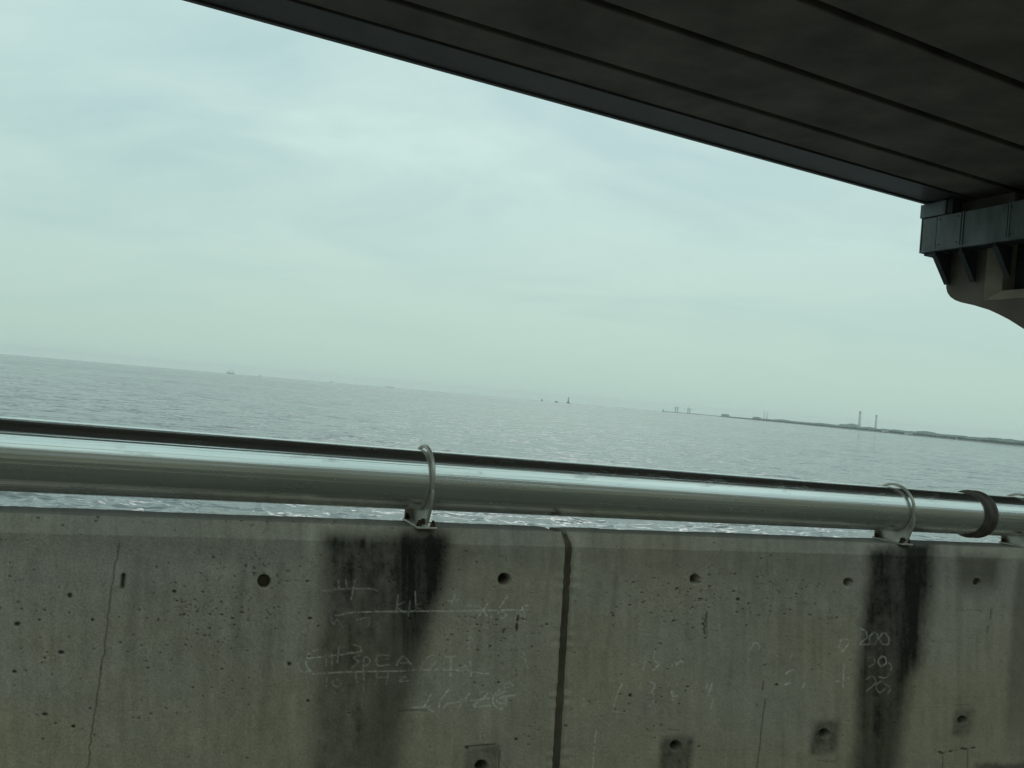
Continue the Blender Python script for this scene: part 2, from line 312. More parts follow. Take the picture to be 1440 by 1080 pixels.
# run-off under the first bracket
a1 = streak([(770, 548), (860, 536), (930, 520), (1100, 486)], [(770, 636), (820, 628), (860, 612), (900, 600), (950, 588), (1100, 556)], 26, 20, (728, 762))
a2 = streak([(770, 456), (900, 452), (1100, 438)], [(770, 600), (900, 570), (1100, 540)], 18, 24, (734, 764))
dark = np.maximum(dark, a1 * np.interp(YY, [770, 860, 940, 1100], [0.95, 0.84, 0.62, 0.50]))
dark = np.maximum(dark, a2 * np.clip(np.interp(YY, [770, 850, 950, 1100], [0.70, 0.66, 0.50, 0.42]) + 0.09 * mott, 0, 0.85))
# under the second
b1_ = streak([(780, 1262), (850, 1256), (960, 1244), (1100, 1232)], [(780, 1316), (850, 1306), (920, 1291), (960, 1276), (1100, 1252)], 22, 18, (752, 776))
b2_ = streak([(780, 1218), (900, 1208), (1100, 1196)], [(780, 1300), (1100, 1260)], 12, 18, (756, 780))
dark = np.maximum(dark, b1_ * np.interp(YY, [770, 960, 1100], [0.93, 0.85, 0.70])); dark = np.maximum(dark, b2_ * np.clip(np.interp(YY, [780, 900, 1100], [0.82, 0.74, 0.66]) + 0.06 * mott, 0, 1))
dark = np.maximum(dark, 0.5 * streak([(770, 1346), (840, 1350)], [(770, 1408), (850, 1396)], 8, 10, (772, 792), (805, 850)))
dark = np.maximum(dark, 0.33 * streak([(770, 1430), (1100, 1408)], [(770, 1500), (1100, 1490)], 7, 5, (770, 800), (930, 1100)))
dark = np.maximum(dark, 0.30 * streak([(760, 630), (830, 600)], [(760, 720), (790, 660)], 10, 20, (760, 778), (780, 830)))
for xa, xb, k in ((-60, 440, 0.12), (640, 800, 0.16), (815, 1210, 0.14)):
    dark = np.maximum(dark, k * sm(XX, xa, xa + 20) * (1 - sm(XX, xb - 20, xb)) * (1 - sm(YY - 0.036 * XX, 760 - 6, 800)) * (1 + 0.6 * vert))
for k in range(26):                                                                    # thin faint runs
    x = rng.uniform(-40, 1470); w = rng.uniform(2, 9); y1 = rng.uniform(820, 1080); lean = 0.11 * (YY - 760)
    dark = np.maximum(dark, rng.uniform(0.05, 0.17) * np.exp(-((XX + lean - x + warp * .3) / w) ** 2) * sm(YY, 750, 790) * (1 - sm(YY, y1 - 120, y1)))
# damp squares round the lower form-tie holes
for xa, ya, xb, yb, k in ((1141, 1013, 1178, 1061, .50), (1341, 998, 1368, 1034, .46), (928, 1036, 973, 1092, .46), (652, 1049, 702, 1095, .36), (1350, 797, 1398, 812, -.0)):
    cx, cy = (xa + xb) / 2, (ya + yb) / 2; sx = (YY - cy) * 0.12
    m = (1 - sm(np.abs(XX + sx - cx + warp * .35), (xb - xa) / 2 - 6, (xb - xa) / 2 + 6)) * (1 - sm(np.abs(YY + 0.08 * (XX - cx) - cy + warp * .35), (yb - ya) / 2 - 6, (yb - ya) / 2 + 6))
    dark = np.maximum(dark, m * k * (1 + 0.3 * mott))
# air pits, thick in places
clusters = [(300, 860, 95, 60, 210), (60, 850, 70, 70, 60), (370, 795, 40, 14, 34), (690, 885, 60, 36, 85), (940, 850, 55, 32, 95), (985, 830, 35, 25, 40), (1095, 830, 50, 30, 60), (1170, 865, 30, 12, 26),
            (220, 990, 150, 70, 70), (930, 990, 50, 70, 40), (720, 960, 60, 70, 26), (1120, 900, 120, 80, 40), (700, 900, 700, 170, 190), (590, 850, 60, 50, 50), (500, 790, 60, 24, 40), (300, 735, 320, 7, 46), (1000, 765, 220, 7, 22)]
for cx, cy, sx, sy, n_ in clusters:
    for _ in range(int(n_)):
        x, y = rng.normal(cx, sx * .7), rng.normal(cy, sy * .7)
        if not (-50 < x < 1490 and 700 < y < 1094): continue
        q = rng.random() ** 2.2
        blob(pit, x, y, 0.6 + 1.5 * q, 0.5 + 0.8 * q, 0.4 + 0.6 * rng.random(), 0.55)
for x, y, a, b_ in ((98, 838, 3.2, 3.6), (407, 934, 3, 2.6), (24, 878, 4, 3), (86, 918, 4, 2.5), (130, 872, 2, 2), (63, 1005, 4, 2), (20, 945, 3, 2), (245, 832, 2.6, 2.2), (103, 1022, 3, 2), (1038, 843, 2.4, 2), (886, 978, 2.4, 2.4), (433, 986, 2, 2), (728, 870, 2, 5), (727, 882, 2, 6), (1092, 963, 2, 1.6), (436, 870, 3, 2), (726, 1040, 2, 2)):
    blob(pit, x, y, a, b_, 1.0, 0.4)
# shutter seams, cracks and board marks
crk = np.zeros((HI, WI))
def wob(pts, n=30, a=0.8):
    ys = np.linspace(pts[0][1], pts[-1][1], n); xs = np.interp(ys, [p[1] for p in pts], [p[0] for p in pts]) + rng.normal(0, a, n)
    return list(zip(xs, ys))
stroke(crk, wob([(168, 765), (160, 805), (153, 850), (148, 900), (140, 960), (132, 1010), (121, 1095)], 46), 1.3, 0.75)
stroke(crk, wob([(1076, 985), (1063, 1095)], 14, .3), 1.0, 0.9); stroke(crk, [(1074, 958), (1072, 971)], 1.2, 0.9); stroke(crk, wob([(1088, 820), (1080, 880)], 10), 1.0, 0.3)
for k in range(16): blob(crk, 994 - k * 0.32 + rng.normal(0, .8), 862 + k * 1.9, 1.2, 1.5, 0.9)
stroke(crk, [(992, 865), (994, 895)], .8, 0.5)
stroke(crk, [(654, 1050), (668, 1049), (696, 1047)], 1.1, 0.95); stroke(crk, [(703, 1056), (700, 1095)], 1.0, 0.8); blob(crk, 656, 1051, 3, 2.4)
stroke(crk, wob([(1326, 1064), (1325, 1095)], 5, .2), 1.0, 0.9); stroke(crk, [(1361, 1054), (1361, 1095)], 1.0, 0.8)
for x, y in ((1322, 1058), (1325, 1060), (1337, 1057), (1354, 1053), (1358, 1054), (1369, 1052)): blob(crk, x, y, 3, 1.6)
stroke(crk, [(1325, 1059), (1369, 1052)], .8, 0.4)
stroke(crk, wob([(1394, 857), (1392, 870)], 4, .2), 1.0, 0.9); stroke(crk, [(1389, 880), (1388, 890)], 1.0, 0.9)
for k in range(18): blob(crk, 1346 + k * 2.1, 858 + rng.normal(0, 1.5), 1.0, 0.8, rng.uniform(.3, .8))
stroke(crk, [(940, 1026), (955, 1027)], 1.2, 0.55); stroke(crk, [(1150, 1070), (1175, 1072)], 1.6, 0.4); stroke(crk, [(1343, 992), (1362, 991)], 1.2, 0.35)
stroke(crk, [(700, 782), (711, 783), (712, 790)], .8, 0.5); stroke(crk, [(560, 1000), (600, 999)], 1.6, 0.5)
stroke(crk, wob([(1382, 1074), (1400, 1074)], 4, .4), 1.2, .6)
dark = np.maximum(dark, 0.5 * streak([(1000, 1376), (1100, 1372)], [(1000, 1500), (1100, 1500)], 8, 5, (1068, 1078)))
for k in range(150):                                                                   # fine horizontal board scratches
    x, y, l = rng.uniform(-50, 1480), rng.uniform(770, 1090), rng.uniform(8, 44)
    stroke(crk, [(x, y), (x + l, y + l * 0.05 + rng.normal(0, 1))], 0.6, rng.uniform(0.06, 0.24))
# sunk slot of a cast-in anchor
slot = np.zeros((HI, WI)); stroke(slot, [(173.5, 810), (172, 826)], 3.4, 1.0); stroke(rustm, [(158, 830), (184, 831)], 3, .7); stroke(rustm, [(172, 822), (160, 830)], 5, .6)
stroke(rustm, [(535, 770), (528, 810)], 16, .5); stroke(rustm, [(510, 960), (500, 1070)], 26, .45); stroke(rustm, [(1232, 960), (1238, 990)], 14, .5)
# form-tie holes: (x, y, radius in photo px, plugged)
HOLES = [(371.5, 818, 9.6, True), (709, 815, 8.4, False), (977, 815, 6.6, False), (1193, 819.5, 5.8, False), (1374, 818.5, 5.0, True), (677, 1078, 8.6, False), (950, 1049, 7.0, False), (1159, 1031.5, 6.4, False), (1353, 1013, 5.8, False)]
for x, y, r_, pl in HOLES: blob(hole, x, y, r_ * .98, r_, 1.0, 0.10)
# chalk
CH = [(.5, [(455, 831), (490, 828), (520, 828), (532, 831)]), (.5, [(476, 816), (477, 829)]), (.5, [(486, 815), (488, 829)]), (.6, [(500, 815), (497, 828), (494, 843)]),
 (.75, [(472, 866), (500, 861), (560, 859.5), (640, 859.5), (700, 858), (742, 857.5)]), (.5, [(560, 836), (557, 861)]), (.45, [(569, 846), (558, 853), (570, 862)]), (.6, [(584, 832), (585, 859)]), (.4, [(577, 845), (574, 866)]), (.4, [(592, 848), (585, 853), (594, 858)]),
 (.45, [(640, 836), (632, 858)]), (.4, [(630, 845), (643, 843)]), (.4, [(656, 851), (672, 853)]), (.75, [(685, 849), (672, 868)]), (.6, [(674, 852), (685, 866)]), (.5, [(690.5, 864), (691, 871)]), (.65, [(714, 837), (704, 852), (701, 864), (706, 869), (712, 864), (705, 860)]), (.7, [(726, 870), (729, 858), (733, 867), (735, 855), (738, 866), (738.5, 874)]), (.6, [(735, 853), (742, 851)]),
 (.4, [(465, 866), (469, 878), (474, 871), (481, 881)]), (.4, [(502, 871), (520, 869), (517, 881)]),
 (.75, [(446, 914), (437, 917), (430.5, 926), (431, 937), (437, 943)]), (.35, [(426, 922), (419, 934), (424, 944), (438, 944)]), (.55, [(431, 926), (468, 922), (505, 917)]), (.5, [(458, 920), (459, 937)]), (.5, [(466, 918), (467, 936)]), (.6, [(476, 909), (474, 932)]), (.6, [(489, 918), (507, 916.5), (506, 909), (498, 907)]),
 (.45, [(506, 921), (497, 925), (504, 930), (496, 938)]), (.5, [(510, 946), (512, 925), (520, 927), (518, 934), (511, 937)]), (.55, [(549, 922), (532, 922), (531, 936), (547, 935)]), (.4, [(532, 929), (546, 927)]), (.5, [(557, 937), (567, 923), (578, 934)]), (.4, [(561, 933), (573, 932)]),
 (.35, [(590, 942), (598, 928), (609, 921), (613, 930), (604, 942)]), (.6, [(440, 948), (500, 944.5), (560, 944), (610, 941.5), (645, 943), (688, 948)]), (.65, [(634.5, 928), (633.5, 951)]), (.5, [(628, 924), (642, 923)]), (.6, [(650, 939), (655, 936), (657, 942)]), (.75, [(662, 930), (662.5, 951)]), (.35, [(660, 895), (661, 925)]),
 (.4, [(460, 949), (459, 966)]), (.4, [(473, 954), (467, 960), (473, 966), (480, 961), (473, 954)]), (.45, [(500, 945), (502, 961)]), (.4, [(512, 946), (511, 970)]), (.4, [(530, 944), (529, 962)]), (.4, [(546, 946), (544, 962)]), (.35, [(530, 953), (546, 952)]), (.4, [(562, 952), (572, 951), (561, 958), (580, 957)]),
 (.75, [(606, 977), (597, 993)]), (.6, [(580, 995), (606, 993)]), (.5, [(600, 996), (611, 1001)]), (.7, [(631, 969), (621, 982), (617, 993), (623, 995), (629, 989)]), (.6, [(626, 990), (644, 987), (688, 982)]), (.7, [(645, 978), (658, 991)]), (.7, [(661, 974), (645, 994)]), (.75, [(675, 975), (684, 972), (683, 979), (666, 993), (690, 992.5)]),
 (.7, [(715, 966), (702, 970), (694, 981), (695, 992), (705, 996.5), (713, 990)]), (.65, [(711, 972), (700, 977), (699, 987), (710, 989), (712, 980)]), (.6, [(702, 982), (712, 979), (725, 978)]), (.6, [(706, 965), (716, 960), (722, 965)]), (.3, [(733, 905), (742, 940)]),
 (.55, [(907.5, 930), (904, 942)]), (.55, [(921, 930), (927, 934), (919, 942)]), (.5, [(945, 936), (949, 930), (952, 935), (957, 929), (961, 932)]), (.5, [(888, 934), (891, 934)]), (.35, [(921, 915), (919, 926)]),
 (.5, [(875, 962), (871, 968)]), (.35, [(871, 968), (865, 985), (862, 1000), (872, 1001)]), (.5, [(914, 959), (921, 962), (919, 969), (913, 974)]), (.6, [(914, 974), (920, 976), (919, 986), (913, 993)]), (.4, [(902, 962), (898, 968)]), (.45, [(937, 959), (941, 960), (940, 966)]), (.65, [(953, 962), (944, 974), (948, 979), (957.5, 977)]), (.55, [(950, 966), (945, 984)]), (.5, [(995, 960), (993, 968)]), (.5, [(1001, 961), (996, 978)]), (.4, [(1003, 984), (1000, 996)]),
 (.6, [(1053, 917), (1061, 904), (1068, 908), (1066, 917)]), (.5, [(1052, 927), (1055, 927)]), (.6, [(1105, 948), (1110, 943), (1116, 942)]), (.75, [(1104, 962), (1112, 960.5)]), (.4, [(1113, 920), (1111, 926)]), (.4, [(1131, 961), (1129, 967)]), (.5, [(833, 1090), (836, 1050), (838, 1028)]),
 (.35, [(1184, 913), (1180, 908), (1184, 899), (1192, 899)]), (.6, [(1193, 906), (1184, 917)]), (.55, [(1211, 884), (1218, 888), (1219, 897), (1209, 906), (1223, 906)]), (.6, [(1229, 889), (1223, 897), (1226, 906), (1233, 901), (1234, 892), (1229, 889)]), (.6, [(1230, 907), (1237, 896), (1244, 890), (1250, 897), (1249, 906), (1241, 905), (1234, 895)]),
 (.6, [(1240, 923), (1235, 929), (1239, 937), (1246, 932), (1245, 925), (1240, 923)]), (.45, [(1250, 932), (1254, 938), (1251, 946)]), (.4, [(1222, 925), (1228, 924), (1230, 932), (1222, 938)]), (.55, [(1187.5, 934), (1185.5, 966)]), (.5, [(1176, 958.5), (1185, 958.5)]), (.5, [(1193, 953), (1194, 955)]),
 (.4, [(1218, 955), (1226, 951), (1232, 958), (1226, 966), (1218, 972)]), (.4, [(1236, 952), (1246, 953), (1252, 944)]), (.4, [(1233, 962), (1240, 958), (1246, 966), (1238, 974), (1232, 968), (1233, 962)]), (.35, [(1246, 962), (1252, 968), (1248, 976)])]
def hand(pts):
    p = np.array(pts, float)
    if len(p) > 2:
        q = np.vstack([2 * p[0] - p[1], p, 2 * p[-1] - p[-2]]); out = []
        for a, b_, c, d in zip(q, q[1:], q[2:], q[3:]):
            for u in np.linspace(0, 1, 6)[:-1]:
                out.append(0.5 * (2 * b_ + (c - a) * u + (2 * a - 5 * b_ + 4 * c - d) * u * u + (3 * b_ - a - 3 * c + d) * u ** 3))
        p = np.vstack(out + [p[-1]])
    return [tuple(v) for v in p + rng.normal(0, .22, p.shape)]
for k, pts in CH: stroke(chalk, hand(pts), 1.2, min(1.25, k * (1.9 if pts[0][0] > 800 else 1.5)))
chalk *= np.clip(0.72 + 0.45 * fine + 0.25 * mott, 0.1, 1.1)
for x, y, l, k in ((300, 800, 60, .06), (620, 905, 110, .05), (480, 870, 130, .07), (560, 955, 120, .05)):      # rubbed chalk dust
    chalk = np.maximum(chalk, k * np.exp(-(((XX - x) / l) ** 2 + ((YY - y) / 18) ** 2)) * (1 + fine * .5))

# albedo of the face
base = np.array([0.440, 0.372, 0.292])
val = 1 + 0.025 * big + 0.045 * mott + 0.055 * vert + 0.035 * fine + 0.09 * (1 - sm(XX, 0, 380))
cool = np.clip(0.5 + 0.35 * big2 - (YY - 900) / 420, 0, 1)[..., None]
alb = base[None, None] * val[..., None] * (np.array([1.02, 1.0, 0.93]) * (1 - cool) + np.array([0.95, 1.0, 1.09]) * cool)
dk = np.clip(dark * (1.12 + 0.10 * vert + 0.04 * fine), 0, 0.985)[..., None]
alb = alb * (1 - dk) + dk * np.array([0.016, 0.014, 0.009]) * (1 + 0.3 * mott[..., None])
pm = np.clip(pit + crk * 0.85, 0, 1)[..., None]
alb = alb * (1 - 0.80 * pm)
rm = (np.clip(rustm, 0, 1) * np.clip(0.6 + 0.5 * mott, 0, 1))[..., None]
alb = alb * (1 - 0.45 * rm) + 0.45 * rm * np.array([0.12, 0.085, 0.035]) * (1 - 0.6 * dk)
alb = alb * (1 - slot[..., None] * .75) * (1 - 0.80 * sm(hole, .6, 1.0)[..., None])   # slot darkened; shade inside the tie holes painted into the colour
ck = np.clip(chalk * 0.70 * (1 - 0.45 * np.clip(dark, 0, 1)), 0, 1)[..., None]
alb = alb * (1 - ck) + ck * np.array([0.86, 0.80, 0.72])
hgt = 0.0011 * (fbm(60, 60, 3)) + 0.00035 * fine + 0.0050 * pit + 0.0028 * crk + 0.012 * slot + hole * 0.075
for x, y, r_, pl in HOLES:
    if pl: hgt -= (np.hypot(XX - x, YY - y) < r_ * 1.5) * hole * 0.061

def sample(img, px, py):
    u = np.clip((px - X0) * SC, 0, WI - 1.01); v = np.clip((py - Y0) * SC, 0, HI - 1.01)
    i, j = v.astype(int), u.astype(int); fy, fx = v - i, u - j
    if img.ndim == 3: fy, fx = fy[..., None], fx[..., None]
    return img[i, j] * (1 - fy) * (1 - fx) + img[i + 1, j] * fy * (1 - fx) + img[i, j + 1] * (1 - fy) * fx + img[i + 1, j + 1] * fy * fx

ZT, ZC, ZB = -0.438, -0.484, -1.60     # top, chamfer foot, bottom
def wall_profile():
    rows = [(2.60, ZB), (2.60, -1.0), (2.60, -0.47), (2.585, -0.448)]
    rows += [(t, ZT - (t - 2.43) * 0.02) for t in np.linspace(2.562, 2.447, 9)]
    for a in np.linspace(10, 48, 7):      # rounded arris
        c = (2.447, ZT - 0.022); rows.append((c[0] - 0.022 * math.sin(math.radians(a)), c[1] + 0.022 * math.cos(math.radians(a))))
    p = rows[-1]
    for k in np.linspace(0, 1, 16)[1:]: rows.append((p[0] + (2.400 - p[0]) * k, p[1] + (ZC - p[1]) * k))
    for z in np.arange(ZC - 0.0028, ZB, -0.0027): rows.append((2.400 + (z - ZC) * 0.055, z))
    return np.array(rows)
PROF = wall_profile()
def wall_strip(name, ss, cap_at, parent_loc, label):
    nrow, nc = len(PROF), len(ss)
    S = np.repeat(ss[None, :], nrow, 0); T = np.repeat(PROF[:, 0:1], nc, 1); Z = np.repeat(PROF[:, 1:2], nc, 1)
    W = S[..., None] * D + T[..., None] * NO; W[..., 2] += Z + G * S + EYE
    q = W - np.array([0, 0, EYE]); dd = np.maximum(q @ fw, 0.3); px = CX + F * (q @ rt) / dd; py = CY - F * (q @ up) / dd
    inside = ((q @ fw) > 0.3) & (px > X0 + 8) & (px < X0 + WX - 8) & (py > Y0 + 2)
    front = (T < 2.57) & (np.arange(nrow)[:, None] > 3)
    use = (inside & front).astype(float)
    h = sample(hgt, px, py) * use
    # worn, rounded arris beside the open joint
    edge = np.abs(S - cap_at); h = h + np.where(front, 0.013 * np.clip(1 - edge / 0.014, 0, 1) ** 2 + 0.002 * np.clip(1 - edge / 0.05, 0, 1) * np.sin(Z * 90 + np.sin(Z * 31) * 3), 0)
    on_face = (np.arange(nrow)[:, None] > 12)
    W = W + NO * (h * on_face)[..., None]
    W[..., 2] -= h * (~on_face) * front
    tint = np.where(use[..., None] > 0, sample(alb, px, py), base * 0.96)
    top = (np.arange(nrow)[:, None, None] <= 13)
    tint = np.where(top, tint * np.array([0.62, 0.64, 0.66]), tint)          # coping rows tinted darker and cooler than the face
    V = W.reshape(-1, 3) - np.array(parent_loc)
    i = np.arange(nrow - 1)[:, None] * nc; j = np.arange(nc - 1)[None, :]
    Q = np.stack([i + j, i + j + 1, i + nc + j + 1, i + nc + j], -1).reshape(-1, 4)
    nv, nq = len(V), len(Q)
    me = bpy.data.meshes.new(name); caps = [np.arange(nrow) * nc, (np.arange(nrow) * nc + nc - 1)[::-1]]
    me.vertices.add(nv); me.vertices.foreach_set('co', V.astype(np.float32).ravel())
    me.loops.add(nq * 4 + 2 * nrow); me.loops.foreach_set('vertex_index', np.concatenate([Q.ravel()] + caps).astype(np.int32))
    me.polygons.add(nq + 2); me.polygons.foreach_set('loop_start', np.concatenate([np.arange(nq) * 4, [nq * 4, nq * 4 + nrow]]).astype(np.int32))
    me.update(calc_edges=True)
    at = me.color_attributes.new('tint', 'FLOAT_COLOR', 'POINT')
    at.data.foreach_set('color', np.concatenate([tint.reshape(-1, 3), np.ones((nv, 1))], 1).astype(np.float32).ravel())
    me.validate()
    k = len(me.polygons) // 2
    nrm = me.polygons[int((nrow - 30) * (nc - 1) + nc // 2)].normal
    if nrm.dot(Vector(NO)) > 0: me.flip_normals()
    me.polygons.foreach_set('use_smooth', np.array([True] * nq + [False] * 2))
    me.materials.append(m_wall)
    root = empty('concrete_parapet', parent_loc); tag(root, label, 'wall', 'concrete parapets along the road')
    o = bpy.data.objects.new('wall_body', me); COL.objects.link(o); o.parent = root
    return root
SJ = 1.398; GAPJ = 0.0115
xs_l = np.arange(-24, 810, 1.12); sl = np.array([s_at(x, 900, 2.385) for x in xs_l]); sl = sl[sl < SJ - GAPJ - 0.0015]
sl = np.concatenate([[-40, -25, -15, -9, -6, -4, -2.5, -1.6, -1.0, -0.75], sl[sl > -0.65], [SJ - GAPJ]])
xs_r = np.arange(770, 1470, 1.12); sr = np.array([s_at(x, 900, 2.385) for x in xs_r]); sr = sr[sr > SJ + GAPJ + 0.0015]
sr = np.concatenate([[SJ + GAPJ], sr, sr[-1] + np.array([0.05, 0.15, 0.4, 0.9, 1.8, 3, 5, 8, 12, 18, 26, 36])])
wall_l = wall_strip('wall_body', sl, SJ - GAPJ, tuple(PW(0.3, 2.45, -1.545)), 'stained concrete parapet left of the dark vertical joint, below the first pipe bracket')
wall_r = wall_strip('wall_body', sr, SJ + GAPJ, tuple(PW(2.6, 2.45, -1.545)), 'stained concrete parapet right of the dark vertical joint, below the pipe coupling')
# sealant in the joint, sunk, with an uneven skin
bm = bm_new(); prev = None
zz = list(np.arange(ZT - 0.012, -1.60, -0.02)); prof_t = [PROF[np.argmin(np.abs(PROF[4:, 1] - z)) + 4, 0] for z in zz]
prof_t[0] = 2.45; prof_t[1] = min(prof_t[1], 2.43)
for z, t in zip(zz, prof_t):
    r_ = random.Random(int(-z * 997)); a = 0.011 + r_.uniform(-.002, .003)
    cur = [bm.verts.new(Vector(PW(SJ + ds, t + dt, z))) for ds, dt in ((-GAPJ - .002, a - .002), (-.005, a + .004), (.001, a + r_.uniform(.002, .007)), (.006, a), (GAPJ + .002, a - .004))] + [bm.verts.new(Vector(PW(SJ + GAPJ + .002, t + .06, z))), bm.verts.new(Vector(PW(SJ - GAPJ - .002, t + .06, z)))]
    if prev:
        for k in range(7): bm.faces.new([prev[k], prev[(k + 1) % 7], cur[(k + 1) % 7], cur[k]])
    else: bm.faces.new(cur)
    prev = cur
bm.faces.new(prev[::-1])
bm_obj('joint_filler', bm, m_seal, wall_l, True)
# discs at the bottom of the form-tie holes: mortar plugs, near-black ones for shade
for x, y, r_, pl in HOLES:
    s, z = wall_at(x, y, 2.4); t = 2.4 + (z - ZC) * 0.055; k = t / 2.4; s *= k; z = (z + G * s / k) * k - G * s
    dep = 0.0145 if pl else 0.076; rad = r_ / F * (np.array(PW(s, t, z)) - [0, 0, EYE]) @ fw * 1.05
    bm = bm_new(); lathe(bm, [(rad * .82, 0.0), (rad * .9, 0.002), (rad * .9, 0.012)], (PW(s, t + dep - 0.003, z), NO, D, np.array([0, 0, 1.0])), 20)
    bm_obj('tie_hole_disc', bm, m_hole if pl else m_dark, wall_l if s < SJ else wall_r, True)

# ------------------------------------------------------------------ the pipe on its brackets
PT, PZ, PR = 2.50, -0.2885, 0.1022
axis = PW(1, 0, 0) - PW(0, 0, 0); axis = axis / np.linalg.norm(axis)
vert_ = np.cross(axis, NO); vert_ = vert_ / np.linalg.norm(vert_)
if vert_[2] < 0: vert_ = -vert_
S_C = s_at(1366, 722, PT)
proot = empty('steel_pipe', PW(1.4, PT, PZ - PR)); tag(proot, 'polished steel pipe running along the top of the parapets', 'pipe')
def pipe_piece(name, s0, s1, prof, mat, parent, seg=96):
    """lathe built along local X so that the draw marks run along the pipe"""
    o0 = PW((s0 + s1) / 2, PT, PZ); L = np.linalg.norm(PW(s1, PT, PZ) - PW(s0, PT, PZ))
    bm = bm_new(); lathe(bm, [(r, (h - 0.5) * L) for r, h in prof], ((0, 0, 0), (1, 0, 0), (0, 1, 0), (0, 0, 1)), seg, False)
    bmesh.ops.recalc_face_normals(bm, faces=bm.faces)
    me = bpy.data.meshes.new(name); bm.to_mesh(me); bm.free()
    me.polygons.foreach_set('use_smooth', np.array([len(p.vertices) == 4 for p in me.polygons])); me.materials.append(mat)
    o = bpy.data.objects.new(name, me); COL.objects.link(o)
    m3 = Matrix((axis, NO, vert_)).transposed().to_4x4(); o.parent = parent
    o.matrix_local = Matrix.Translation(Vector(o0) - parent_origin(parent)) @ m3
    return o
pipe_piece('pipe_section', -40, S_C, [(PR, k / 80) for k in range(81)], m_pipe, proot)
pipe_piece('pipe_section', S_C + .002, 40, [(PR, k / 80) for k in range(81)], m_pipe, proot)
cw = 0.074
coup = pipe_piece('coupling', S_C - cw / 2, S_C + cw / 2, [(PR - .002, 0), (PR + .010, 0.0), (PR + .0145, 0.05), (PR + .016, .15), (PR + .0145, .27), (PR + .007, .31), (PR + .006, .5), (PR + .007, .66), (PR + .0145, .70), (PR + .016, .84), (PR + .0145, .95), (PR + .010, 1), (PR - .002, 1)], m_coup, proot)
def bracket(sb, label):
    fr = lambda s, t, z: PW(sb + s, t, z)
    root = empty('pipe_bracket', PW(sb, 2.48, ZT)); tag(root, label, 'bracket', 'pipe brackets on the parapet')
    # base plate
    bm = bm_new(); box(bm, fr, -.036, .036, 2.405, 2.572, ZT - .001, ZT + .006, 0.0015); bm_obj('base_plate', bm, m_galv, root)
    # saddle web under the pipe: concave top, near edge sweeping up into the hoop
    ri = PR + .0005; pol = lambda r, a: (PT + r * math.cos(math.radians(a)), PZ + r * math.sin(math.radians(a)))
    arc = [pol(ri + max(0, (232 - a)) * .00016, a) for a in range(188, 318, 6)]
    pts = arc + [(2.566, -.372), (2.566, ZT + .0058), (2.416, ZT + .0058), (2.404, -.405), (2.392, -.375), (2.383, -.342)] + [pol(PR + .019, 190)]
    bm = bm_new(); prism(bm, pts, lambda u, v, w: PW(sb + w, u, v), -.005, .005); bm_obj('saddle_web', bm, m_galv, root)
    # hoop standing a little off the pipe
    bm = bm_new(); n_ = 72; rings = []
    A0, A1 = 318, 190                        # from the far side, over the top, down the near side
    for k in range(n_ + 1):
        a = math.radians(A0 - 360 + (360 + A1 - A0) * k / n_); f_ = math.sin(math.pi * k / n_)
        r_a = PR + 0.001 + 0.0075 * min(1, f_ * 2.0); r_b = r_a + 0.0105; wdt = 0.0058
        rings.append([bm.verts.new(Vector(PW(sb + w, PT + r_ * math.cos(a), PZ + r_ * math.sin(a)))) for r_, w in ((r_a, -wdt), (r_a, wdt), (r_b - .002, wdt), (r_b, wdt - .002), (r_b, -wdt + .002), (r_b - .002, -wdt))])
    for A_, B_ in zip(rings, rings[1:]):
        for k in range(6): bm.faces.new([A_[k], A_[(k + 1) % 6], B_[(k + 1) % 6], B_[k]])
    bm.faces.new(rings[0][::-1]); bm.faces.new(rings[-1])
    bm_obj('hoop', bm, m_galv, root, True)
    # stiffener at the far end and a clamp block
    bm = bm_new(); box(bm, fr, -.032, -.0055, 2.560, 2.5655, ZT + .0065, -.385, 0.0015); bm_obj('stiffener', bm, m_galv, root)
    bm = bm_new(); box(bm, fr, -.030, -.0055, 2.567, 2.590, -.400, -.352, 0.003); bm_obj('clamp_block', bm, m_galv, root)
    for ds, t in ((-.024, 2.422), (.024, 2.422), (-.024, 2.556), (.024, 2.556)):
        bm = bm_new(); o0 = PW(sb + ds, t, ZT + .0055)
        lathe(bm, [(.0115, 0), (.0115, .002), (.009, .0021), (.009, .010), (.0055, .0101), (.0055, .019), (.0045, .020)], (o0, vert_, axis, NO), 12)
        bm_obj('anchor_bolt', bm, m_rust, root)
    bm = bm_new(); lathe(bm, [(.011, 0), (.011, .009), (.006, .0091), (.006, .014)], (PW(sb - .005, 2.428, -.418), -axis, NO, vert_), 6); bm_obj('web_bolt', bm, m_rust, root)
    return root
SB = [s_at(599, 741, 2.42), s_at(1273, 764, 2.42), s_at(1452, 772, 2.42)]
bracket(SB[0], 'pale metal pipe bracket above the wide dark stain, left of the wall joint')
bracket(SB[1], 'metal pipe bracket just left of the dark pipe coupling, above the narrow black stain')
bracket(SB[2], 'metal pipe bracket right of the dark pipe coupling, cut by the picture edge')

